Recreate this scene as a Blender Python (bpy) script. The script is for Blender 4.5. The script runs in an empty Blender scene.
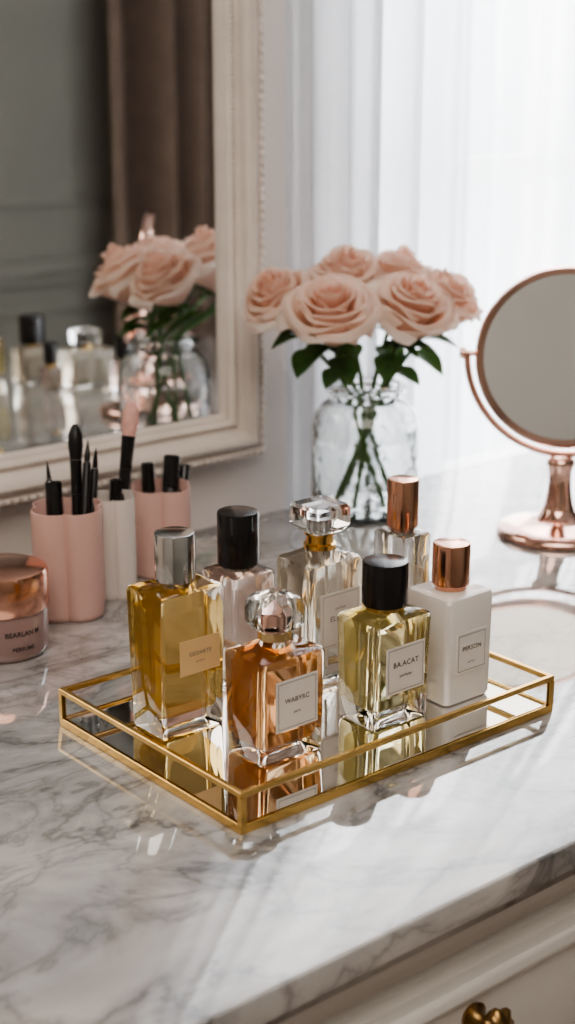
import bpy, bmesh, math, random
from mathutils import Vector, Matrix, Quaternion
random.seed(7)
PI = math.pi
COL = bpy.context.scene.collection
TZ = 0.76                 # table top height
H = 0.47                  # camera height above the table
F = 1520.0; PITCH = math.radians(16.6); YAW = math.radians(39.8)
cp, sp = math.cos(PITCH), math.sin(PITCH); ca, sa = math.cos(YAW), math.sin(YAW)
CAM = Vector((0, 0, TZ + H))
RV = Vector((ca, -sa, 0)); TV = Vector((-sa, -ca, 0)); UP = Vector((0, 0, 1))

def ray(u, v):
    x = (u - 287.5) / F; y = (512 - v) / F
    dy = cp + y * sp; dz = -sp + y * cp
    return Vector((ca * x + sa * dy, -sa * x + ca * dy, dz))
def P(u, v, z=0.0):       # point on the horizontal plane z above the table
    d = ray(u, v); return CAM + d * ((z - H) / d.z)
def Q(u, v, t): return CAM + ray(u, v) * t

# ------------------------------------------------------------------ materials
def nodes(m):
    m.use_nodes = True
    nt = m.node_tree; return nt, nt.nodes, nt.links, nt.nodes['Principled BSDF']
def mat(name, col, rough=.4, metal=0, var=.06, scale=18, bump=0, bscale=200, trans=0, ior=1.45, coat=0, sss=0, spec=.5):
    m = bpy.data.materials.new(name); nt, N, L, b = nodes(m)
    b.inputs['Roughness'].default_value = rough; b.inputs['Metallic'].default_value = metal
    b.inputs['Transmission Weight'].default_value = trans; b.inputs['IOR'].default_value = ior
    b.inputs['Coat Weight'].default_value = coat; b.inputs['Specular IOR Level'].default_value = spec
    if sss:
        b.inputs['Subsurface Weight'].default_value = sss; b.inputs['Subsurface Radius'].default_value = (.01, .005, .004)
    tc = N.new('ShaderNodeTexCoord'); n = N.new('ShaderNodeTexNoise')
    n.inputs['Scale'].default_value = scale; n.inputs['Detail'].default_value = 4
    L.new(tc.outputs['Object'], n.inputs['Vector'])
    r = N.new('ShaderNodeValToRGB')
    r.color_ramp.elements[0].position = .3; r.color_ramp.elements[1].position = .7
    r.color_ramp.elements[0].color = tuple(c * (1 - var) for c in col) + (1,)
    r.color_ramp.elements[1].color = tuple(min(1, c * (1 + var)) for c in col) + (1,)
    L.new(n.outputs['Fac'], r.inputs['Fac']); L.new(r.outputs['Color'], b.inputs['Base Color'])
    if bump:
        n2 = N.new('ShaderNodeTexNoise'); n2.inputs['Scale'].default_value = bscale
        L.new(tc.outputs['Object'], n2.inputs['Vector'])
        bp = N.new('ShaderNodeBump'); bp.inputs['Strength'].default_value = bump; bp.inputs['Distance'].default_value = .002
        L.new(n2.outputs['Fac'], bp.inputs['Height']); L.new(bp.outputs['Normal'], b.inputs['Normal'])
    return m
def add_translucent(m, col, fac):
    nt, N, L, b = nodes(m)
    t = N.new('ShaderNodeBsdfTranslucent'); t.inputs['Color'].default_value = col + (1,)
    mx = N.new('ShaderNodeMixShader'); mx.inputs['Fac'].default_value = fac
    out = N['Material Output']
    L.new(b.outputs[0], mx.inputs[1]); L.new(t.outputs[0], mx.inputs[2]); L.new(mx.outputs[0], out.inputs['Surface'])
    return m

def marble():
    m = bpy.data.materials.new('marble'); nt, N, L, b = nodes(m)
    b.inputs['Roughness'].default_value = .04; b.inputs['IOR'].default_value = 1.85
    b.inputs['Coat Weight'].default_value = 1.0; b.inputs['Coat Roughness'].default_value = .02; b.inputs['Coat IOR'].default_value = 1.65
    tc = N.new('ShaderNodeTexCoord'); mp = N.new('ShaderNodeMapping'); mp.inputs['Rotation'].default_value = (0, 0, .5)
    mp.inputs['Scale'].default_value = (1, 1.6, 1)
    L.new(tc.outputs['Object'], mp.inputs['Vector'])
    def vein(scale, dist, w1, w2, dark, off):
        n = N.new('ShaderNodeTexNoise'); n.inputs['Scale'].default_value = scale; n.inputs['Detail'].default_value = 7
        n.inputs['Roughness'].default_value = .58; n.inputs['Distortion'].default_value = dist
        ad = N.new('ShaderNodeVectorMath'); ad.operation = 'ADD'; ad.inputs[1].default_value = (off, off * .7, 0)
        L.new(mp.outputs[0], ad.inputs[0]); L.new(ad.outputs[0], n.inputs['Vector'])
        s = N.new('ShaderNodeMath'); s.operation = 'SUBTRACT'; s.inputs[1].default_value = .5; L.new(n.outputs['Fac'], s.inputs[0])
        a = N.new('ShaderNodeMath'); a.operation = 'ABSOLUTE'; L.new(s.outputs[0], a.inputs[0])
        r = N.new('ShaderNodeValToRGB'); e = r.color_ramp.elements
        e[0].position = 0; e[0].color = (dark, dark, dark * 1.01, 1); e[1].position = w2; e[1].color = (1, 1, 1, 1)
        k = e.new(w1); k.color = ((1 + dark) / 2,) * 3 + (1,)
        L.new(a.outputs[0], r.inputs['Fac']); return r
    v1 = vein(3.9, .9, .016, .085, .36, 0); v2 = vein(8.0, .7, .012, .055, .58, 3.1)
    cl = N.new('ShaderNodeTexNoise'); cl.inputs['Scale'].default_value = 4.5; cl.inputs['Detail'].default_value = 5
    L.new(mp.outputs[0], cl.inputs['Vector'])
    cr = N.new('ShaderNodeValToRGB'); cr.color_ramp.elements[0].position = .34; cr.color_ramp.elements[1].position = .62
    cr.color_ramp.elements[0].color = (.39, .385, .39, 1); cr.color_ramp.elements[1].color = (.63, .61, .59, 1)
    L.new(cl.outputs['Fac'], cr.inputs['Fac'])
    def mul(a, c):
        x = N.new('ShaderNodeMix'); x.data_type = 'RGBA'; x.blend_type = 'MULTIPLY'; x.inputs[0].default_value = 1
        L.new(a, x.inputs[6]); L.new(c, x.inputs[7]); return x.outputs[2]
    c = mul(mul(cr.outputs[0], v1.outputs[0]), v2.outputs[0])
    L.new(c, b.inputs['Base Color']); return m

def sheer():
    m = bpy.data.materials.new('sheer_fabric'); nt, N, L, b = nodes(m)
    tc = N.new('ShaderNodeTexCoord'); w = N.new('ShaderNodeTexNoise'); w.inputs['Scale'].default_value = 60
    L.new(tc.outputs['Object'], w.inputs['Vector'])
    r = N.new('ShaderNodeValToRGB'); r.color_ramp.elements[0].color = (.76, .79, .83, 1); r.color_ramp.elements[1].color = (.86, .88, .91, 1)
    L.new(w.outputs['Fac'], r.inputs['Fac'])
    L.new(r.outputs[0], b.inputs['Base Color']); b.inputs['Roughness'].default_value = .9; b.inputs['Specular IOR Level'].default_value = .1
    t = N.new('ShaderNodeBsdfTranslucent'); L.new(r.outputs[0], t.inputs['Color'])
    tr = N.new('ShaderNodeBsdfTransparent')
    m1 = N.new('ShaderNodeMixShader'); m1.inputs[0].default_value = .55
    L.new(b.outputs[0], m1.inputs[1]); L.new(t.outputs[0], m1.inputs[2])
    m2 = N.new('ShaderNodeMixShader'); m2.inputs[0].default_value = .16
    L.new(m1.outputs[0], m2.inputs[1]); L.new(tr.outputs[0], m2.inputs[2])
    L.new(m2.outputs[0], N['Material Output'].inputs['Surface']); return m

def petal():
    m = bpy.data.materials.new('rose_petal'); nt, N, L, b = nodes(m)
    at = N.new('ShaderNodeAttribute'); at.attribute_name = 'tone'
    r = N.new('ShaderNodeValToRGB'); e = r.color_ramp.elements
    e[0].position = 0; e[0].color = (.93, .57, .43, 1); e[1].position = 1; e[1].color = (.98, .87, .79, 1)
    k = e.new(.45); k.color = (.97, .77, .66, 1)
    L.new(at.outputs['Fac'], r.inputs['Fac']); L.new(r.outputs[0], b.inputs['Base Color'])
    b.inputs['Roughness'].default_value = .55; b.inputs['Specular IOR Level'].default_value = .25
    t = N.new('ShaderNodeBsdfTranslucent'); L.new(r.outputs[0], t.inputs['Color'])
    mx = N.new('ShaderNodeMixShader'); mx.inputs[0].default_value = .5
    L.new(b.outputs[0], mx.inputs[1]); L.new(t.outputs[0], mx.inputs[2]); L.new(mx.outputs[0], N['Material Output'].inputs['Surface'])
    return m

def vase_glass():
    m = mat('vase_glass', (.945, .962, .955), .01, var=.004, trans=1, ior=1.46)
    nt, N, L, b = nodes(m)
    tc = N.new('ShaderNodeTexCoord'); vo = N.new('ShaderNodeTexVoronoi'); vo.inputs['Scale'].default_value = 75
    L.new(tc.outputs['Object'], vo.inputs['Vector'])
    bp = N.new('ShaderNodeBump'); bp.inputs['Strength'].default_value = .45; bp.inputs['Distance'].default_value = .002
    L.new(vo.outputs['Distance'], bp.inputs['Height']); L.new(bp.outputs['Normal'], b.inputs['Normal'])
    return m

M = dict(
    marble=marble(), sheer=sheer(), petal=petal(),
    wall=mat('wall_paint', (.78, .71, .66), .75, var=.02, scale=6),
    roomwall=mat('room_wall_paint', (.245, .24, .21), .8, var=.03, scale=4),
    sidewall=mat('side_wall_paint', (.50, .49, .46), .8, var=.03, scale=4),  # paler than roomwall to bounce added fill and lighten the round mirror's face
    ceil=mat('ceiling_paint', (.5, .48, .45), .9, var=.02),
    floor=mat('floor_wood', (.20, .14, .10), .5, var=.25, scale=8),
    frame=mat('frame_paint', (.82, .74, .68), .45, var=.05, scale=30, bump=.15, bscale=120),
    mirror=mat('mirror_silver', (.88, .89, .89), .015, 1, var=.01),
    traymirror=mat('tray_mirror_silver', (.86, .86, .86), .03, 1, var=.01),
    gold=mat('brushed_gold', (.82, .55, .21), .22, 1, var=.08, scale=60),
    brass=mat('antique_brass', (.33, .21, .09), .34, 1, var=.15, scale=60),
    palegold=mat('pale_gold', (.85, .62, .33), .2, 1, var=.05),
    rosegold=mat('rose_gold', (.93, .61, .51), .12, 1, var=.04),
    copper=mat('copper_gold', (.80, .44, .31), .16, 1, var=.05),
    lidmetal=mat('rose_gold_lid', (.80, .44, .32), .17, 1, var=.04),
    silver=mat('polished_silver', (.74, .73, .72), .14, 1, var=.03),
    black=mat('black_lacquer', (.010, .009, .010), .22, var=.1, coat=.3),
    blackmatte=mat('black_handle', (.012, .011, .012), .35, var=.1),
    white=mat('white_glazed', (.80, .75, .71), .22, var=.02, coat=.3),
    pink=mat('pink_ceramic', (.70, .455, .405), .38, var=.03),
    cream=mat('cream_ceramic', (.78, .70, .66), .38, var=.03),
    jarpink=mat('blush_frosted', (.33, .22, .205), .16, var=.05, coat=.7),
    glass=mat('clear_glass', (.994, .994, .992), 0, var=.003, trans=1, ior=1.36),
    vaseglass=vase_glass(),
    panel=mat('panel_glass', (.97, .98, .97), 0, var=.004, trans=1, ior=1.12),
    water=mat('water', (.98, .99, .98), 0, var=.004, trans=1, ior=1.06),
    amber=mat('amber_liquid', (.996, .775, .37), 0, var=.003, trans=1, ior=1.02),
    orange=mat('orange_liquid', (.996, .66, .37), 0, var=.003, trans=1, ior=1.02),
    yellow=mat('yellow_liquid', (.99, .91, .60), 0, var=.004, trans=1, ior=1.02),
    blush=mat('blush_liquid', (.96, .82, .75), 0, var=.02, trans=1, ior=1.02),
    pale=mat('pale_liquid', (.975, .90, .79), 0, var=.02, trans=1, ior=1.02),
    paper=mat('label_paper', (.80, .73, .67), .6, var=.02),
    kraft=mat('kraft_label', (.78, .53, .27), .5, var=.03),
    ink=mat('label_ink', (.04, .035, .035), .6, var=.05),
    greyink=mat('grey_ink', (.24, .20, .19), .6, var=.05),
    leaf=mat('leaf_green', (.05, .115, .04), .4, var=.3, scale=40),
    stem=mat('stem_green', (.09, .18, .055), .5, var=.2, scale=40),
    paint=mat('cabinet_paint', (.72, .69, .66), .42, var=.02),
    bristle=mat('pink_bristle', (.78, .45, .40), .8, var=.15, scale=150),
    drape=mat('brown_drape', (.21, .15, .115), .85, var=.08),
    tubeplastic=mat('clear_tube', (.85, .83, .8), .3, var=.02),
)
add_translucent(M['amber'], (1.0, .68, .20), .19)
add_translucent(M['orange'], (1.0, .52, .20), .21)
add_translucent(M['yellow'], (1.0, .87, .45), .18)
add_translucent(M['blush'], (.97, .79, .70), .20)
add_translucent(M['pale'], (.98, .90, .78), .16)
add_translucent(M['leaf'], (.12, .25, .05), .2)

# ------------------------------------------------------------------ mesh helpers
def obj(name, bm, m, parent=None, loc=None, sharp=38, kind=None):
    bmesh.ops.recalc_face_normals(bm, faces=bm.faces[:])
    for f in bm.faces: f.smooth = True
    lim = math.radians(sharp)
    for e in bm.edges:
        if len(e.link_faces) == 2 and e.calc_face_angle(0) > lim: e.smooth = False
    me = bpy.data.meshes.new(name); bm.to_mesh(me); bm.free()
    o = bpy.data.objects.new(name, me); COL.objects.link(o); me.materials.append(m)
    if parent: o.parent = parent
    if loc is not None: o.location = loc
    if kind: o['kind'] = kind
    return o
def tag(o, label, cat, group=None):
    o['label'] = label; o['category'] = cat
    if group: o['group'] = group
    return o
def thing(name, label, cat, loc, rotz=0, group=None):
    o = bpy.data.objects.new(name, None); COL.objects.link(o); o.empty_display_size = .02
    o.location = loc; o.rotation_euler = (0, 0, rotz)
    return tag(o, label, cat, group)
def B(): return bmesh.new()
def box(bm, x0, x1, y0, y1, z0, z1, bev=0, seg=2):
    vs = [bm.verts.new((x, y, z)) for x in (x0, x1) for y in (y0, y1) for z in (z0, z1)]
    fs = [bm.faces.new([vs[i] for i in f]) for f in ((0, 1, 3, 2), (4, 6, 7, 5), (0, 4, 5, 1), (2, 3, 7, 6), (0, 2, 6, 4), (1, 5, 7, 3))]
    if bev:
        es = list({e for f in fs for e in f.edges})
        bmesh.ops.bevel(bm, geom=es, offset=bev, segments=seg, affect='EDGES', profile=.5)
    return bm
def loops(bm, rings, close=True, cap0=True, cap1=True):
    R = [[bm.verts.new(p) for p in r] for r in rings]
    n = len(R[0])
    for a, b in zip(R, R[1:]):
        for i in range(n if close else n - 1):
            j = (i + 1) % n
            bm.faces.new((a[i], a[j], b[j], b[i]))
    if cap0: bm.faces.new(R[0][::-1])
    if cap1: bm.faces.new(R[-1])
    return bm
def rrect(w, d, r, z, n=5, cx=0, cy=0):
    pts = []; r = min(r, w / 2 - 1e-5, d / 2 - 1e-5)
    for k, (sx, sy) in enumerate(((1, 1), (-1, 1), (-1, -1), (1, -1))):
        ox, oy = sx * (w / 2 - r), sy * (d / 2 - r)
        for i in range(n + 1):
            a = k * PI / 2 + i / n * PI / 2
            pts.append((cx + ox + r * math.cos(a), cy + oy + r * math.sin(a), z))
    return pts
def rr(bm, secs, n=5): return loops(bm, [rrect(w, d, r, z, n) for (z, w, d, r) in secs])
def lathe(bm, prof, seg=40, cx=0, cy=0, cz=0):
    prev = None
    for r, z in prof:
        if r < 1e-6: cur = [bm.verts.new((cx, cy, cz + z))]
        else: cur = [bm.verts.new((cx + r * math.cos(2 * PI * i / seg), cy + r * math.sin(2 * PI * i / seg), cz + z)) for i in range(seg)]
        if prev:
            for i in range(seg):
                j = (i + 1) % seg
                if len(prev) == 1 and len(cur) == 1: break
                if len(prev) == 1: bm.faces.new((prev[0], cur[j], cur[i]))
                elif len(cur) == 1: bm.faces.new((prev[i], prev[j], cur[0]))
                else: bm.faces.new((prev[i], prev[j], cur[j], cur[i]))
        prev = cur
    return bm
def tube(bm, pts, rad, seg=10, cap=True):
    pts = [Vector(p) for p in pts]; rings = []
    if not isinstance(rad, (list, tuple)): rad = [rad] * len(pts)
    nrm = None
    for i, p in enumerate(pts):
        t = (pts[min(i + 1, len(pts) - 1)] - pts[max(i - 1, 0)]).normalized()
        if nrm is None:
            nrm = t.orthogonal().normalized()
        nrm = (nrm - t * nrm.dot(t)).normalized(); bn = t.cross(nrm)
        rings.append([p + (nrm * math.cos(2 * PI * k / seg) + bn * math.sin(2 * PI * k / seg)) * rad[i] for k in range(seg)])
    return loops(bm, rings, cap0=cap, cap1=cap)
def text_bm(bm, body, size, ox=0, oz=0, y=0, spacing=1.0, wrap=None, bold=0):
    cu = bpy.data.curves.new('lettering', 'FONT'); cu.body = body; cu.size = size; cu.align_x = 'CENTER'; cu.align_y = 'CENTER'
    cu.space_character = spacing; cu.resolution_u = 3; cu.offset = size * bold
    o = bpy.data.objects.new('lettering', cu); COL.objects.link(o)
    bpy.context.view_layer.update()
    dg = bpy.context.evaluated_depsgraph_get()
    me = bpy.data.meshes.new_from_object(o.evaluated_get(dg))
    bpy.data.objects.remove(o); bpy.data.curves.remove(cu)
    vs = []
    for v in me.vertices:
        x, z = v.co.x + ox, v.co.y + oz
        if wrap:
            r, a0 = wrap; a = a0 + x / r
            vs.append(bm.verts.new((r * math.cos(a), r * math.sin(a), z)))
        else: vs.append(bm.verts.new((x, y, z)))
    for p in me.polygons:
        try: bm.faces.new([vs[i] for i in p.vertices])
        except ValueError: pass
    bpy.data.meshes.remove(me); return bm

# ------------------------------------------------------------------ room shell
WY = 2.88 * H             # inner face of the window wall
FY = -1.6; XL, XR = -1.8, 4.6; CZ = 2.55
WX0, WX1, WZ0, WZ1 = 1.19, 2.75, TZ - .12, 2.25
b = B()
box(b, XL, WX0, WY, WY + .12, 0, CZ); box(b, WX1, XR, WY, WY + .12, 0, CZ)
box(b, WX0, WX1, WY, WY + .12, 0, WZ0); box(b, WX0, WX1, WY, WY + .12, WZ1, CZ)
obj('wall_back', b, M['wall'], kind='structure')
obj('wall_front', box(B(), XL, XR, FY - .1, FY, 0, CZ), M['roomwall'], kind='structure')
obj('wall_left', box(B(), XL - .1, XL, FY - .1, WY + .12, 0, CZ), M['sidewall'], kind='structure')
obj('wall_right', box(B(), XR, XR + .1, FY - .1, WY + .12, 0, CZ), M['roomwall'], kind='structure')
obj('floor', box(B(), XL - .1, XR + .1, FY - .1, WY + .12, -.1, 0), M['floor'], kind='structure')
obj('ceiling', box(B(), XL - .1, XR + .1, FY - .1, WY + .12, CZ, CZ + .1), M['ceil'], kind='structure')
b = B()
box(b, XL, XR, FY, FY + .03, .56, .61, .008); box(b, XL, XR, FY, FY + .018, .53, .56, .004)
obj('trim_1', b, M['roomwall'], kind='structure')
b = B()
for x0 in (-1.5, -.3, .9, 2.0):
    for (z0, z1) in ((.78, 2.3), (.2, .46)):
        for q in ((x0, x0 + 1.0, z0, z0 + .025), (x0, x0 + 1.0, z1 - .025, z1), (x0, x0 + .025, z0, z1), (x0 + .975, x0 + 1.0, z0, z1)):
            box(b, q[0], q[1], FY, FY + .012, q[2], q[3], .003)
obj('trim_2', b, M['roomwall'], kind='structure')
b = B()
wy0, wy1 = WY + .04, WY + .09
for q in ((WX0, WX0 + .05, WZ0, WZ1), (WX1 - .05, WX1, WZ0, WZ1), (WX0, WX1, WZ0, WZ0 + .05), (WX0, WX1, WZ1 - .05, WZ1)):
    box(b, q[0], q[1], wy0, wy1, q[2], q[3], .004)
for x in (1.40, 1.645, 1.89, 2.17, 2.45): box(b, x - .026, x + .026, wy0 + .008, wy1 - .008, WZ0, WZ1)
for z in (TZ + .33, TZ + .80, TZ + 1.25): box(b, WX0, WX1, wy0 + .008, wy1 - .008, z - .016, z + .016)
obj('window_1', b, M['paint'], kind='structure')

# sheer curtain panels behind the table
def curtain(name, x0, x1, yc, amp, lam, z0, z1, m, nx=420, nz=10, seed=1):
    rnd = random.Random(seed); bm = B(); ph = [rnd.uniform(0, 6) for _ in range(4)]
    grid = []
    for i in range(nx + 1):
        x = x0 + (x1 - x0) * i / nx; col = []
        for k in range(nz + 1):
            f = k / nz; z = z0 + (z1 - z0) * f
            w = x / lam * 2 * PI
            y = amp * (.66 * math.sin(w + 2.2 * math.sin(w * .37 + ph[0])) + .3 * math.sin(w * 1.9 + ph[1] + .9 * f) + .08 * math.sin(w * 4.1 + ph[2]))
            col.append(bm.verts.new((x + .004 * math.sin(f * 5 + i * .1), yc + y, z)))
        grid.append(col)
    for i in range(nx):
        for k in range(nz):
            bm.faces.new((grid[i][k], grid[i + 1][k], grid[i + 1][k + 1], grid[i][k + 1]))
    return obj(name, bm, m, sharp=180)
tag(curtain('sheer_curtain', 1.084, 2.85, 1.290, .025, .098, .012, CZ - .002, M['sheer'], seed=3),
    'wide sheer white curtain glowing with daylight behind the vase and round mirror', 'curtain')
tag(curtain('sheer_curtain', 1.11, 1.38, 1.333, .011, .07, .012, CZ - .002, M['sheer'], nx=160, seed=9),
    'narrow second sheer layer making the curtain denser beside the wall mirror', 'curtain')
tag(curtain('brown_drape', 2.66, 3.52, FY + .15, .13, .20, .012, CZ - .002, M['drape'], nx=240, seed=5),
    'heavy brown pleated drape, seen only reflected in the wall mirror', 'drape')

# ------------------------------------------------------------------ wall mirror
mx0, mx1, mz0, mz1 = .08, 1.073, TZ + .031, TZ + 1.15
wm = thing('wall_mirror', 'large wall mirror in a cream moulded frame hanging above the marble top', 'mirror', (mx1, WY, mz0))
prof = [(0, 0), (0, .022), (.004, .028), (.012, .030), (.015, .026), (.018, .026), (.022, .034), (.028, .037), (.034, .035), (.040, .028), (.046, .021), (.050, .019),
        (.052, .022), (.056, .024), (.060, .022), (.062, .017), (.067, .016), (.070, .011), (.070, .004)]
prof = [(a * .73, b_) for a, b_ in prof]
bm = B(); rings = []
for a, bb in prof:
    X0, X1, Z0, Z1 = mx0 + a, mx1 - a, mz0 + a, mz1 - a
    rings.append([(x - mx1, -bb, z - mz0) for x, z in ((X0, Z0), (X1, Z0), (X1, Z1), (X0, Z1))])
loops(bm, rings, cap0=False, cap1=False)
obj('frame', bm, M['frame'], wm, sharp=50)
def beadrow(a, yb, r, step, elong):
    bm = B(); z = mz0 + a; x = mx0 + a
    while z < mz1 - a:
        bmesh.ops.create_icosphere(bm, subdivisions=1, radius=r, matrix=Matrix.Translation((-a, yb, z - mz0)) @ Matrix.Diagonal((1, .8, elong, 1))); z += step
    while x < mx1 - a:
        bmesh.ops.create_icosphere(bm, subdivisions=1, radius=r, matrix=Matrix.Translation((x - mx1, yb, a)) @ Matrix.Diagonal((elong, .8, 1, 1))); x += step
    obj('beading', bm, M['frame'], wm, sharp=180)
beadrow(.0062, -.029, .0046, .0098, 1.0)
beadrow(.0415, -.0235, .0024, .0058, 1.15)
g = .050
bm = B(); vs = [bm.verts.new((x - mx1, -.008, z - mz0)) for x, z in ((mx0 + g, mz0 + g), (mx1 - g, mz0 + g), (mx1 - g, mz1 - g), (mx0 + g, mz1 - g))]
bm.faces.new(vs)
obj('mirror_glass', bm, M['mirror'], wm)

# ------------------------------------------------------------------ vanity
TX0, TX1, TY0, TY1 = -.36, 1.70, 1.148 * H, 2.6 * H
def extr(bm, prof, x0, x1):
    return loops(bm, [[(x, y, z) for y, z in prof] for x in (x0, x1)])
t = .030
ct = [(TY0 + .008, TZ - t), (TY0 + .008, TZ - t + .006), (TY0 + .005, TZ - t + .0075), (TY0 + .0025, TZ - t + .011), (TY0, TZ - t + .0115), (TY0, TZ - .0025), (TY0 + .0007, TZ - .0007), (TY0 + .0025, TZ), (TY1, TZ), (TY1, TZ - t)]
o = obj('marble_countertop', extr(B(), [(y - TY0, z - TZ) for y, z in ct], TX0, TX1), M['marble'], loc=(0, TY0, TZ), sharp=30)
tag(o, 'polished white marble countertop with grey veins carrying the tray and flowers', 'countertop')
cab = thing('vanity_cabinet', 'cream painted vanity cabinet with drawers below the marble top', 'cabinet', (.63, .87, 0))
cx, cy = .63, .87
CB = TZ - t - .0005
FYc = TY0 + .030          # cabinet front
bm = B(); box(bm, TX0 + .04 - cx, TX1 - .04 - cx, FYc - cy, TY1 - .02 - cy, 0, CB)
obj('cabinet_body', bm, M['paint'], cab)
cr = [(FYc + .002, CB), (TY0 + .010, CB), (TY0 + .010, CB - .006), (TY0 + .012, CB - .009), (TY0 + .014, CB - .015), (TY0 + .020, CB - .021), (TY0 + .022, CB - .025), (TY0 + .026, CB - .026), (TY0 + .026, CB - .031), (FYc + .002, CB - .031)]
obj('crown_moulding', extr(B(), [(y - cy, z) for y, z in cr], TX0 + .015 - cx, TX1 - .015 - cx), M['paint'], cab, sharp=50)
for dx in (-.642, -.013, .616):
    dz1, dz0 = TZ - .070, TZ - .205
    x0, x1 = dx - .29, dx + .29
    dr = obj('drawer', box(B(), x0, x1, FYc - .010 - cy, FYc + .004 - cy, dz0, dz1, .002), M['paint'], cab)
    bm = B(); rings = []
    for a, bb in ((.010, .009), (.010, .014), (.014, .017), (.019, .015), (.024, .011), (.026, .009)):
        rings.append([(xx, FYc - bb - cy, zz) for xx, zz in ((x0 + a, dz0 + a), (x1 - a, dz0 + a), (x1 - a, dz1 - a), (x0 + a, dz1 - a))])
    loops(bm, rings, cap0=False, cap1=False); obj('panel_moulding', bm, M['paint'], dr, sharp=60)
    bm = B()
    seg = 48; R = []; ks = .84
    for r, yy, fl in ((.0001, 0, 0), (.011, .0, 0), (.012, .003, 0), (.006, .006, 0), (.005, .012, 0), (.012, .017, .1), (.0165, .022, .12), (.0165, .026, .12), (.012, .030, .1), (.006, .0325, 0), (.0001, .0335, 0)):
        r *= ks
        R.append([(dx + r * (1 + fl * math.cos(8 * 2 * PI * i / seg)) * math.cos(2 * PI * i / seg), FYc - .010 - yy * ks - cy, TZ - .106 + r * (1 + fl * math.cos(8 * 2 * PI * i / seg)) * math.sin(2 * PI * i / seg)) for i in range(seg)])
    loops(bm, R); kn = obj('knob', bm, M['brass'], dr, sharp=60); kn['label'] = 'fluted antique brass knob'

# ------------------------------------------------------------------ tray
C0 = P(237, 838); C1 = P(553, 712); C2 = P(64, 724)
tx0 = (C0.x + C2.x) / 2; ty0 = (C0.y + C1.y) / 2; tx1 = C1.x; ty1 = C2.y
tw, td = tx1 - tx0, ty1 - ty0
tr = thing('vanity_tray', 'rectangular gold framed mirrored tray holding the perfume bottles', 'tray', ((tx0 + tx1) / 2, (ty0 + ty1) / 2, TZ))
hx, hy = tw / 2, td / 2; th = .0295; rt = .0042; FL = .0052
obj('mirror_base', box(B(), -hx + .002, hx - .002, -hy + .002, hy - .002, .0008, FL), M['traymirror'], tr)
def rectframe(z0, z1):
    bm = B(); rings = []
    for a, zz in ((0, z0), (0, z1), (rt, z1), (rt, z0), (0, z0)):
        rings.append([(x, y, zz) for x, y in ((-hx + a, -hy + a), (hx - a, -hy + a), (hx - a, hy - a), (-hx + a, hy - a))])
    loops(bm, rings, cap0=False, cap1=False); bmesh.ops.remove_doubles(bm, verts=bm.verts[:], dist=1e-6)
    bmesh.ops.bevel(bm, geom=bm.edges[:], offset=.0006, segments=1, affect='EDGES'); return bm
obj('bottom_frame', rectframe(0, .0066), M['gold'], tr, sharp=30); obj('top_rail', rectframe(th - .0042, th), M['gold'], tr, sharp=30)
for sx in (-1, 1):
    for sy in (-1, 1):
        bm = B(); x = sx * (hx - rt / 2); y = sy * (hy - rt / 2)
        box(bm, x - rt / 2, x + rt / 2, y - rt / 2, y + rt / 2, .006, th - .004); obj('corner_post', bm, M['gold'], tr)
for q in ((-hx + rt, hx - rt, -hy + .0015, -hy + .003), (-hx + rt, hx - rt, hy - .003, hy - .0015), (-hx + .0015, -hx + .003, -hy + rt, hy - rt), (hx - .003, hx - .0015, -hy + rt, hy - rt)):
    obj('glass_panel', box(B(), *q, .0066, th - .0042), M['panel'], tr)

# ------------------------------------------------------------------ bottles
GRP = 'perfume bottles on the mirrored tray'
def cyl_cap(r, h, bev=.0012):
    bm = B(); lathe(bm, [(0, 0), (r - bev, 0), (r, bev), (r, h - bev * 1.4), (r - bev * .5, h - bev * .4), (r - bev * 1.6, h), (0, h)], 48); return bm
def label_part(root, cx, cz, w, h, d, paper, ink, lines, border=True):
    y = -d / 2 - .0002
    lb = obj('label', box(B(), cx - w / 2, cx + w / 2, y - .0005, y, cz - h / 2, cz + h / 2), paper, root)
    bm = B(); yy = y - .0007; e = .0018; s = .00035
    for tx, sz, dz in lines: text_bm(bm, tx, sz, cx, cz + dz, yy, bold=.008, spacing=1.08)
    if border:
        x0, x1, z0, z1 = cx - w / 2 + e, cx + w / 2 - e, cz - h / 2 + e, cz + h / 2 - e
        for q in ((x0, x1, z0, z0 + s), (x0, x1, z1 - s, z1), (x0, x0 + s, z0, z1), (x1 - s, x1, z0, z1)):
            v = [bm.verts.new((a, yy, c)) for a, c in ((q[0], q[2]), (q[1], q[2]), (q[1], q[3]), (q[0], q[3]))]; bm.faces.new(v)
    obj('lettering', bm, ink, lb)
def bottle(label, loc, body, gm, liq=None, lm=None, group=GRP, rotz=0):
    t = thing('perfume_bottle', label, 'perfume bottle', loc, rotz, group)
    obj('bottle_body', rr(B(), body), gm, t, sharp=30)
    if liq: obj('perfume_liquid', rr(B(), liq), lm, t, sharp=30)
    return t
def at_corner(u, v, w, d):
    p = P(u, v, FL); return Vector((p.x + w / 2, p.y + d / 2, TZ + FL + .0001))
def boxbody(w, d, h, r=.004, tb=1.0, bev=.003, top=None):
    s = [(0, (w - 2 * bev) * tb, (d - 2 * bev) * tb, r), (bev * .3, (w - bev * .6) * tb, (d - bev * .6) * tb, r), (bev, w * tb, d * tb, r), (h - bev, w, d, r), (h - bev * .3, w - bev * .6, d - bev * .6, r), (h, w - 2 * bev, d - 2 * bev, r)]
    if top: s += top
    return s
def inset(w, d, z0, z1, wall, r=.003, tb=1.0):
    w -= 2 * wall; d -= 2 * wall; e = .002
    return [(z0, (w - 2 * e) * tb, (d - 2 * e) * tb, r), (z0 + e, w * tb, d * tb, r), (z1 - .0005, w, d, r), (z1, w - .001, d - .001, r)]
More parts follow.
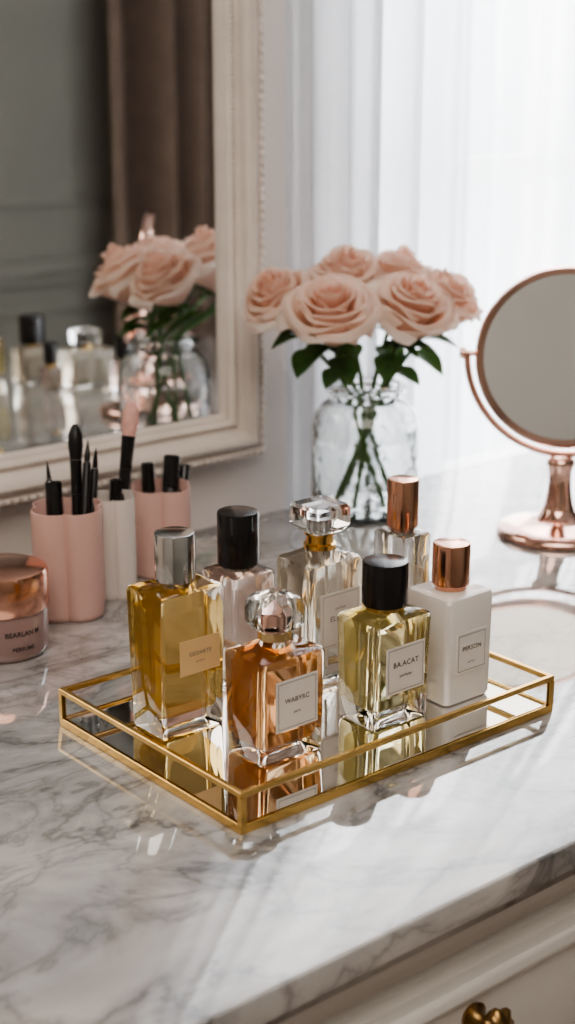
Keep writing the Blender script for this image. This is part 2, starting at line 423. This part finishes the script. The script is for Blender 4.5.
def ring(root, name, m, r, z0, z1):
    bm = B(); lathe(bm, [(0, z0), (r, z0), (r, z1), (0, z1)], 40); obj(name, bm, m, root)

# 1 tall gold bottle, silver cap
w, d, h = .057, .044, .108
t = bottle('tall amber perfume bottle with a silver cylinder cap, leftmost on the tray', at_corner(164, 745, w, d), boxbody(w, d, h, .003, .93), M['glass'], inset(w, d, .016, .094, .0050, tb=.93), M['amber'])
ring(t, 'collar', M['silver'], .0105, h, h + .004)
o = obj('cap', cyl_cap(.0146, .036), M['silver'], t, loc=(0, 0, h + .003)); o['label'] = 'polished silver cap'
label_part(t, .0045, .060, .035, .026, d * .975, M['kraft'], M['greyink'], [('GEOARTE', .0042, .002), ('parfum', .0024, -.004)], False)
# 2 squat orange bottle, crystal stopper
w, d, h = .057, .044, .077
body = boxbody(w, d, h, .004, .95, .003) + [(h + .0005, .030, .028, .012), (h + .003, .022, .022, .0108), (h + .008, .020, .020, .0098)]
t = bottle('squat orange perfume bottle with rounded crystal stopper at the front of the tray', at_corner(263, 772, w, d), body, M['glass'], inset(w, d, .012, .069, .0050, tb=.95), M['orange'])
ring(t, 'collar', M['palegold'], .0118, h + .0075, h + .0135)
sz = h + .0135
s = obj('stopper', rr(B(), [(sz, .022, .022, .007), (sz + .002, .029, .029, .008), (sz + .005, .0335, .0335, .008), (sz + .018, .0345, .0345, .008), (sz + .022, .032, .032, .009), (sz + .0245, .027, .027, .009), (sz + .0255, .020, .020, .008)], 6), M['glass'], t, sharp=35)
bm = B(); lathe(bm, [(0, sz + .001), (.0045, sz + .001), (.005, sz + .004), (.005, sz + .010), (.004, sz + .012), (0, sz + .0125)], 36)
obj('stopper_core', bm, M['rosegold'], s)
label_part(t, .0015, .043, .037, .037, d * .985, M['paper'], M['ink'], [('WABYRC', .0050, .003), ('paris', .0030, -.006)])
# 3 pale yellow bottle, black cap
w, d, h = .056, .044, .082
body = boxbody(w, d, h, .004, .94, .003)[:-1] + [(h + .001, w - .008, d - .008, .005), (h + .003, .026, .024, .010)]
t = bottle('pale yellow perfume bottle with a glossy black cap in front of the clear ones', at_corner(375, 736, w, d), body, M['glass'], inset(w, d, .014, .074, .0050, tb=.94), M['yellow'])
ring(t, 'collar', M['gold'], .0135, h + .003, h + .0065)
o = obj('cap', cyl_cap(.0168, .033), M['black'], t, loc=(0, 0, h + .0062)); o['label'] = 'glossy black cap'
label_part(t, .001, .045, .038, .036, d * .975, M['paper'], M['ink'], [('BA.ACAT', .0058, .004), ('perfume', .0033, -.005)])
# 4 white bottle, copper cap
w, d, h = .049, .046, .085
t = bottle('opaque white perfume bottle with a copper cap, rightmost on the tray', at_corner(446, 710, w, d), boxbody(w, d, h, .005, .98, .0035), M['white'])
ring(t, 'collar', M['copper'], .012, h, h + .003)
o = obj('cap', cyl_cap(.0142, .033), M['copper'], t, loc=(0, 0, h + .0028)); o['label'] = 'shiny copper cap'
label_part(t, .0005, .041, .032, .032, d * .99, M['white'], M['ink'], [('PERSON', .0052, .003), ('parfum', .0024, -.008)])
# 5 tall clear bottle, square crystal stopper
w, d, h = .053, .045, .104
body = boxbody(w, d, h, .005, 1.0, .004)[:-1] + [(h + .001, w - .012, d - .012, .006), (h + .004, .026, .024, .009), (h + .006, .020, .020, .0098)]
t = bottle('tall clear perfume bottle with square crystal stopper and gold neck, centre of tray', at_corner(312, 698, w, d), body, M['glass'], inset(w, d, .012, .090, .004), M['pale'])
bm = B(); lathe(bm, [(0, h + .0055), (.0125, h + .0055), (.0125, h + .009), (.0105, h + .010), (.0105, h + .016), (.0125, h + .017), (.0125, h + .019), (0, h + .019)], 40)
o = obj('collar', bm, M['gold'], t); o['label'] = 'gold neck collar'
sz = h + .019
s = obj('stopper', rr(B(), [(sz, .026, .026, .004), (sz + .003, .031, .031, .003), (sz + .005, .034, .034, .0025), (sz + .019, .034, .034, .0025), (sz + .0215, .030, .030, .0025)]), M['glass'], t, sharp=25)
bm = B(); lathe(bm, [(0, sz + .001), (.006, sz + .001), (.006, sz + .010), (0, sz + .010)], 30); obj('stopper_core', bm, M['silver'], s)
bm = B(); lathe(bm, [(0, .016), (.0013, .016), (.0013, h + .004), (0, h + .004)], 12); obj('dip_tube', bm, M['tubeplastic'], t)
label_part(t, .001, .058, .039, .044, d, M['paper'], M['greyink'], [('parfum', .0034, .009), ('ELRARS', .0060, .001), ('eau', .0034, -.009)])
# 6 blush bottle, black cap
w, d, h = .042, .043, .095
t = bottle('blush pink perfume bottle with a tall black cap behind the amber ones', at_corner(235, 699, w, d), boxbody(w, d, h, .005, 1, .004), M['glass'], inset(w, d, .010, .085, .004), M['blush'])
ring(t, 'collar', M['silver'], .012, h, h + .004)
o = obj('cap', cyl_cap(.0158, .042), M['black'], t, loc=(0, 0, h + .003)); o['label'] = 'tall black cap'
# 7 clear bottle, rose gold cap
w, d, h = .031, .036, .111
t = bottle('clear glass perfume bottle with rose gold cap behind the white bottle', at_corner(401, 673, w, d), boxbody(w, d, h, .004, 1, .003), M['glass'], inset(w, d, .010, .080, .004), M['pale'])
ring(t, 'collar', M['rosegold'], .0095, h, h + .004)
o = obj('cap', cyl_cap(.0124, .039), M['copper'], t, loc=(0, 0, h + .003)); o['label'] = 'rose gold cap'
# more bottles beyond the right edge, seen in the wall mirror
G2 = 'perfume bottles standing on the marble right of the tray'
def extra(label, x, y, w, d, h, lm, capm, cr_, chh, stop=False):
    t = bottle(label, Vector((x, y, TZ + .0002)), boxbody(w, d, h, .004, 1, .003), M['glass'], inset(w, d, .008, h * .8, .0035), lm, G2)
    ring(t, 'collar', M['gold'], .0085, h, h + .005)
    if stop: obj('stopper', rr(B(), [(h + .005, .018, .018, .006), (h + .008, .038, .038, .007), (h + .027, .040, .040, .007), (h + .030, .034, .034, .007)]), M['glass'], t, sharp=30)
    else: obj('cap', cyl_cap(cr_, chh), capm, t, loc=(0, 0, h + .004))
extra('clear perfume bottle with crystal stopper, seen in the wall mirror', 1.205, .775, .070, .050, .056, M['pale'], None, 0, 0, True)
extra('straw coloured perfume bottle with black cap, seen in the wall mirror', 1.155, .705, .052, .046, .056, M['pale'], M['black'], .019, .042)
extra('pale perfume bottle with gold cap, seen at the left of the wall mirror', 1.115, .630, .050, .042, .064, M['yellow'], M['gold'], .0155, .034)
extra('small blush bottle with black cap between others, seen in the wall mirror', 1.150, .765, .028, .026, .034, M['blush'], M['black'], .011, .032)
extra('small blush bottle with black cap nearest the vase, seen in the wall mirror', 1.225, .850, .036, .032, .046, M['blush'], M['black'], .0135, .034)

# ------------------------------------------------------------------ cups, brushes, jar
def cup(label, u, v, R, h, m, ph, lobes=4):
    p = P(u, v); bm = B(); seg = 128
    def rad(a): return .76 + .24 * abs(math.sin(lobes / 2 * a + ph)) ** .6
    prof = [(.90, 0), (.97, .002), (1, .006), (1, h - .002), (.985, h), (.95, h), (.93, h - .002), (.92, .008), (.86, .005)]
    loops(bm, [[(R * k * rad(2 * PI * i / seg) * math.cos(2 * PI * i / seg), R * k * rad(2 * PI * i / seg) * math.sin(2 * PI * i / seg), z) for i in range(seg)] for k, z in prof])
    return tag(obj('brush_cup', bm, m, loc=(p.x, p.y, TZ), sharp=45), label, 'brush holder', 'scalloped brush holders below the wall mirror'), p
_, pA = cup('tall pink scalloped brush holder beside the blush jar', 71, 612, .0340, .098, M['pink'], 1.25)
_, pB = cup('slim cream scalloped brush holder between the two pink ones', 115, 594, .0225, .094, M['cream'], 1.0)
_, pC = cup('pink scalloped brush holder behind the amber bottle, nearest the mirror', 163, 571, .031, .085, M['pink'], 1.2)
def stick(name, label, cat, p, off, top_uv, tdep, kind, r=.005):
    base = Vector((p.x, p.y, TZ + .0062)) + RV * off[0] + TV * off[1]
    top = Q(top_uv[0], top_uv[1], tdep); ax = top - base; Ln = ax.length; q = Vector((0, 0, 1)).rotation_difference(ax)
    t = thing(name, label, cat, base, 0, 'brushes and tubes in the scalloped holders'); t.rotation_mode = 'QUATERNION'; t.rotation_quaternion = q
    if kind == 'tube':
        obj('tube_body', lathe(B(), [(0, 0), (r * .9, 0), (r, .001), (r, Ln * .70), (r * .9, Ln * .71), (0, Ln * .71)], 28), M['blackmatte'], t)
        obj('tube_cap', lathe(B(), [(0, Ln * .712), (r * 1.02, Ln * .712), (r * 1.02, Ln - .0015), (r * .8, Ln), (0, Ln)], 28), M['black'], t)
    elif kind == 'liner':
        obj('pencil_body', lathe(B(), [(0, 0), (r, .001), (r, Ln * .86), (r * .8, Ln * .87), (0, Ln * .87)], 20), M['blackmatte'], t)
        obj('pencil_tip', lathe(B(), [(0, Ln * .872), (r * .75, Ln * .872), (r * .6, Ln * .93), (.0004, Ln), (0, Ln)], 20), M['black'], t)
    else:
        hb = .032
        obj('handle', lathe(B(), [(0, 0), (r * .5, .0005), (r * .8, Ln * .3), (r * 1.05, Ln - hb - .03), (0, Ln - hb - .03)], 24), M['blackmatte'], t)
        obj('ferrule', lathe(B(), [(0, Ln - hb - .0298), (r * 1.08, Ln - hb - .0298), (r * 1.2, Ln - hb - .004), (r * 1.25, Ln - hb), (0, Ln - hb)], 24), M['black'], t)
        o = obj('bristles', lathe(B(), [(0, Ln - hb + .0002), (r * 1.15, Ln - hb + .0002), (r * 1.5, Ln - hb * .62), (r * 1.45, Ln - hb * .3), (r * .95, Ln - .003), (r * .4, Ln), (0, Ln)], 24), M['bristle'] if kind == 'pink' else M['blackmatte'], t)
        if kind == 'pink': o['label'] = 'dusty pink bristles'
tA, tB, tC = 1.345, 1.385, 1.45
stick('cosmetic_tube', 'thick black cosmetic tube leaning left in the tall pink holder', 'cosmetic tube', pA, (-.008, .004), (53, 481), tA, 'tube', .0074)
stick('makeup_pencil', 'slim black makeup pencil at the far left of the tall pink holder', 'makeup pencil', pA, (-.009, -.012), (47, 461), tA + .012, 'liner', .0028)
stick('makeup_brush', 'long black makeup brush leaning left, tallest in the tall pink holder', 'makeup brush', pA, (.007, -.004), (75, 424), tA, 'black', .0044)
stick('makeup_pencil', 'black makeup pencil with upright stance in middle of the tall pink holder', 'makeup pencil', pA, (.010, .010), (88, 440), tA - .005, 'liner', .0036)
stick('makeup_pencil', 'black makeup pencil at the right rim of the tall pink holder', 'makeup pencil', pA, (.014, -.006), (96, 448), tA, 'liner', .0034)
stick('makeup_brush', 'makeup brush with dusty pink bristles standing in the cream holder', 'makeup brush', pB, (-.001, -.005), (132, 401), tB, 'pink', .0052)
stick('cosmetic_tube', 'black cosmetic tube standing in the cream holder beside the pink brush', 'cosmetic tube', pB, (0, .008), (116, 478), tB - .01, 'tube', .0056)
stick('cosmetic_tube', 'black cosmetic tube at the left of the holder nearest the mirror', 'cosmetic tube', pC, (-.009, .003), (147, 462), tC, 'tube', .0062)
stick('cosmetic_tube', 'thick black cosmetic tube in the middle of the holder nearest the mirror', 'cosmetic tube', pC, (.005, .006), (172, 455), tC, 'tube', .0078)
stick('cosmetic_tube', 'slim black cosmetic tube at the right of the holder nearest the mirror', 'cosmetic tube', pC, (.013, -.006), (185, 464), tC + .012, 'tube', .0048)

p = P(5, 649)
jr = thing('cream_jar', 'round blush pink cosmetic jar with rose gold lid at the left edge', 'cosmetic jar', (p.x, p.y, TZ))
obj('jar_body', lathe(B(), [(0, 0), (.033, 0), (.0355, .002), (.037, .006), (.037, .036), (.0355, .039), (0, .039)], 64), M['jarpink'], jr)
o = obj('lid', lathe(B(), [(0, .0392), (.0372, .0392), (.0385, .041), (.0385, .068), (.037, .0715), (.0335, .073), (0, .0735)], 64), M['lidmetal'], jr); o['label'] = 'shiny rose gold lid'
bm = B(); a0 = math.atan2(TV.y, TV.x) + .62
text_bm(bm, 'BEARLAN M', .0058, 0, .025, wrap=(.0373, a0), bold=.015); text_bm(bm, 'PERFUME', .0048, 0, .012, wrap=(.0373, a0), bold=.015)
obj('lettering', bm, M['ink'], jr)

# ------------------------------------------------------------------ round mirror on stand
p = P(557, 534)
rm = thing('table_mirror', 'round rose gold tabletop mirror on a pedestal in front of the curtain', 'mirror', (p.x, p.y, TZ), math.radians(-54))
obj('base', lathe(B(), [(0, 0), (.059, 0), (.062, .002), (.062, .006), (.059, .009), (.046, .0125), (.031, .016), (.021, .021), (.0165, .028), (0, .028)], 64), M['rosegold'], rm, sharp=50)
obj('stem', lathe(B(), [(0, .0275), (.0165, .0275), (.0145, .034), (.0125, .046), (.0115, .058), (.0120, .070), (.0145, .075), (.0145, .079), (.009, .084), (0, .084)], 40), M['rosegold'], rm, sharp=50)
cz_, rd, ry = .1845, .086, .099
pts = [(ry * math.cos(a), 0, cz_ + ry * math.sin(a)) for a in [PI + PI * i / 40 for i in range(41)]]
obj('yoke', tube(B(), pts, .0036, 12), M['rosegold'], rm)
bm = B(); n = 72; prof = [(rd - .004, -.0075), (rd + .002, -.0085), (rd + .0045, -.005), (rd + .005, 0), (rd + .0045, .005), (rd + .002, .0075), (rd - .012, .009), (rd - .014, .006)]
T = Matrix.Rotation(math.radians(-11), 4, 'X')
def tp(x, y, z): return T @ Vector((x, y, z)) + Vector((0, 0, cz_))
loops(bm, [[tp(r * math.cos(2 * PI * i / n), y, r * math.sin(2 * PI * i / n)) for i in range(n)] for r, y in prof], cap0=False, cap1=False)
obj('rim', bm, M['rosegold'], rm, sharp=60)
bm = B(); bm.faces.new([bm.verts.new(tp((rd - .003) * math.cos(2 * PI * i / n), -.006, (rd - .003) * math.sin(2 * PI * i / n))) for i in range(n)])
obj('mirror_glass', bm, M['mirror'], rm)
bm = B(); bm.faces.new([bm.verts.new(tp((rd - .012) * math.cos(2 * PI * i / n), .0075, (rd - .012) * math.sin(2 * PI * i / n))) for i in range(n)])
obj('back_plate', bm, M['rosegold'], rm)
for s in (-1, 1):
    bm = B(); tube(bm, [(s * (rd + .003), 0, cz_), (s * (ry + .001), 0, cz_), (s * (ry + .002), 0, cz_), (s * (ry + .006), 0, cz_), (s * (ry + .0075), 0, cz_)], [.003, .003, .006, .006, .004], 20)
    obj('hinge_knob', bm, M['rosegold'], rm, sharp=50)

# ------------------------------------------------------------------ vase and roses
vp = P(364, 511); VC = Vector((vp.x, vp.y, TZ))
va = thing('glass_vase', 'clear glass jar vase holding the pink roses in front of the curtain', 'vase', VC)
obj('vase_body', lathe(B(), [(0, 0), (.045, 0), (.055, .005), (.0575, .018), (.0575, .095), (.0545, .109), (.046, .119), (.0385, .124), (.0375, .131), (.0425, .1335), (.0435, .136), (.0425, .1385), (.039, .140), (.0385, .142), (.0355, .142), (.0352, .131), (.0362, .1245), (.044, .117), (.052, .108), (.0545, .095), (.0545, .017), (.050, .0065), (0, .005)], 72), M['vaseglass'], va, sharp=40)
obj('water', lathe(B(), [(0, .0054), (.0495, .0069), (.0540, .0175), (.0540, .085), (0, .085)], 64), M['water'], va, sharp=40)

def bloom(R, seed):
    rnd = random.Random(seed); V = []; T = []; Fc = []
    N = 28; nu, nv = 16, 12
    for i in range(N):
        s = i / (N - 1); phi = i * 2.3999 + rnd.uniform(-.3, .3)
        rb = R * (.05 + .42 * s); rt_ = R * (.05 + .80 * s ** .95) * rnd.uniform(.93, 1.07)
        h = R * (1.46 - .16 * s - .44 * s * s) * rnd.uniform(.94, 1.06); hw = (1.55 - .62 * s) * rnd.uniform(.9, 1.1)
        curl = max(0, s - .10) * rnd.uniform(.5, 1.35); b0 = len(V)
        ruf = rnd.uniform(0, 6); ruf2 = rnd.uniform(0, 6); skew = rnd.uniform(-.12, .12)
        for k in range(nv + 1):
            v = k / nv
            wv = .62 + .38 * math.sin(PI / 2 * min(1, v * 1.7))
            if v > .7: wv *= 1 - .16 * ((v - .7) / .3) ** 2
            lip = max(0, (v - .60) / .40) ** 2
            for j in range(nu + 1):
                u = -1 + 2 * j / nu
                a = phi + u * hw * wv
                bulge = R * .28 * s * math.sin(PI * min(1, v * 1.0))
                rho = rb * (.2 + .8 * v) + (rt_ - rb) * (v ** (1.0 if s > .5 else 1.5)) + bulge + curl * R * .19 * lip * (1 - .3 * u * u)
                rho += R * .025 * math.sin(3.0 * u + ruf) * v + R * .05 * s * math.sin(5.2 * u + ruf2) * lip
                z = h * (math.sin(v * PI / 2 * .98) ** .95) - curl * R * .26 * lip - h * .12 * u * u * u * u * v + R * .06 * s * math.sin(4.1 * u + ruf * 2) * lip + skew * h * u * v * s
                V.append((rho * math.cos(a), rho * math.sin(a), z))
                T.append(max(0, min(1, .12 + .45 * s + .45 * v * v * (.5 + .5 * s) - .10 * (1 - v))))
        for k in range(nv):
            for j in range(nu):
                q = b0 + k * (nu + 1) + j
                Fc.append((q, q + 1, q + nu + 2, q + nu + 1))
    return V, T, Fc
def leaf_mesh(bm, base, dirv, L, W, droop=.25):
    d = dirv.normalized(); s = d.cross(UP).normalized(); nrm = s.cross(d)
    rows = []
    for k in range(9):
        f = k / 8; w = W * math.sin(PI * f ** .85) ** .9 if 0 < f < 1 else 0
        c = base + d * L * f - UP * droop * L * f * f
        rows.append([c + s * w * j + nrm * abs(j) * w * .35 for j in (-1, -.5, 0, .5, 1)])
    vs = [[bm.verts.new(x) for x in r] for r in rows]
    for k in range(8):
        for j in range(4): bm.faces.new((vs[k][j], vs[k][j + 1], vs[k + 1][j + 1], vs[k + 1][j]))
OFF = .64
def rose(label, u, v, tt, R, axis, neck, bot, leaves, seed):
    C = Q(u, v, tt); A = (RV * axis[0] + TV * axis[1] + UP * axis[2]).normalized()
    Bt = VC + RV * bot[0] + TV * bot[1] + UP * .010
    Nk = VC + RV * neck[0] + TV * neck[1] + UP * .138
    t = thing('rose', label, 'rose', Bt, 0, 'pink roses in the glass vase')
    q = Vector((0, 0, 1)).rotation_difference(A).to_matrix()
    V, T, Fc = bloom(R, seed)
    me = bpy.data.meshes.new('bloom'); vv = [C - Bt + q @ (Vector(x) - Vector((0, 0, R * OFF))) for x in V]
    me.from_pydata(vv, [], Fc); me.materials.append(M['petal'])
    at = me.attributes.new('tone', 'FLOAT', 'POINT'); at.data.foreach_set('value', T)
    me.polygons.foreach_set('use_smooth', [True] * len(Fc))
    o = bpy.data.objects.new('bloom', me); COL.objects.link(o); o.parent = t
    S0 = C - A * R * OFF; c1 = S0 - A * .02; c2 = Nk + (Nk - Bt).normalized() * .015
    pts = []
    for k in range(11):
        f = k / 10; pts.append(S0 * (1 - f) ** 3 + c1 * 3 * f * (1 - f) ** 2 + c2 * 3 * f * f * (1 - f) + Nk * f ** 3 - Bt)
    for f in (.33, .66, 1): pts.append(Nk.lerp(Bt, f) - Bt)
    obj('stem', tube(B(), pts, [.0025] * len(pts), 8), M['stem'], t)
    bm = B()
    for k in range(5):
        a = k * 2 * PI / 5; e = A.orthogonal().normalized(); e = Quaternion(A, a) @ e
        leaf_mesh(bm, S0 - Bt - A * .001, e + A * .25, R * .62, R * .13, .1)
    bmesh.ops.create_uvsphere(bm, u_segments=12, v_segments=8, radius=R * .15, matrix=Matrix.Translation(S0 - Bt))
    obj('sepals', bm, M['leaf'], t, sharp=180)
    for (f, dr, L, W) in leaves:
        k = int(f * 10); bs = pts[k]; bm = B()
        dv = RV * dr[0] + TV * dr[1] + UP * dr[2]
        leaf_mesh(bm, bs, dv, L, W); obj('leaf', bm, M['leaf'], t, sharp=180)
rose('large full pink rose at the front of the bouquet, left of centre', 333, 317, 1.56, .0575, (-.06, .50, .82), (-.012, .012), (.030, -.010), [(.1, (-.7, .5, .05), .046, .016), (.3, (.2, .8, -.2), .046, .016), (.6, (-.5, .8, 0), .044, .016)], 11)
rose('large pink rose at the front right of the bouquet', 409, 314, 1.575, .0565, (.24, .45, .82), (.016, .010), (-.030, .006), [(.1, (.9, .3, .05), .046, .016), (.3, (-.2, .8, -.2), .046, .017), (.6, (.6, .6, 0), .044, .016)], 23)
rose('pink rose leaning out at the left of the bouquet', 282, 304, 1.615, .0500, (-.42, .35, .78), (-.022, -.004), (.020, .022), [(.2, (-.8, .5, 0), .040, .013), (.4, (-.3, .6, -.2), .046, .016)], 37)
rose('pink rose at the top back of the bouquet', 349, 287, 1.645, .0555, (-.05, .28, 1), (-.004, -.018), (.006, -.032), [(.4, (-.2, .6, -.2), .046, .016)], 41)
rose('small pink rose at the right edge of the bouquet', 442, 304, 1.615, .0480, (.42, .25, .82), (.023, -.006), (-.022, -.020), [(.2, (.9, .2, 0), .042, .015), (.4, (.6, .6, -.2), .046, .016)], 53)
rose('pink rose at the back right of the bouquet behind the large ones', 396, 289, 1.655, .0550, (.15, .18, 1), (.010, -.016), (-.012, .026), [(.4, (.2, .8, -.2), .046, .016)], 67)

# ------------------------------------------------------------------ light and camera
w = bpy.data.worlds.new('World'); bpy.context.scene.world = w; w.use_nodes = True
bg = w.node_tree.nodes['Background']; bg.inputs[0].default_value = (.78, .88, 1, 1); bg.inputs[1].default_value = 3.0
def area(name, loc, rot, sx, sy, en, col):
    l = bpy.data.lights.new(name, 'AREA'); l.shape = 'RECTANGLE'; l.size = sx; l.size_y = sy; l.energy = en; l.color = col
    o = bpy.data.objects.new(name, l); COL.objects.link(o); o.location = loc; o.rotation_euler = rot; return o
area('window_daylight', ((WX0 + WX1) / 2, WY + .50, 1.55), (math.radians(-90), 0, 0), 2.2, 2.0, 235, (1, .97, .94))
area('ceiling_fill', (-.2, -.3, CZ - .02), (0, 0, 0), 1.8, 1.8, 40, (1, .90, .80))  # added soft overhead fill, not a fixture known in the room
try: bpy.context.scene.view_settings.look = 'AgX - Medium High Contrast'
except Exception as ex: print('look', ex)
cd = bpy.data.cameras.new('Camera'); co = bpy.data.objects.new('Camera', cd); COL.objects.link(co)
cd.sensor_fit = 'VERTICAL'; cd.sensor_height = 36; cd.lens = 36 * F / 1024; cd.clip_start = .02
co.location = CAM; co.rotation_euler = (PI / 2 - PITCH, 0, -YAW)
cd.dof.use_dof = True; cd.dof.focus_distance = 1.10; cd.dof.aperture_fstop = 5.6
bpy.context.scene.camera = co
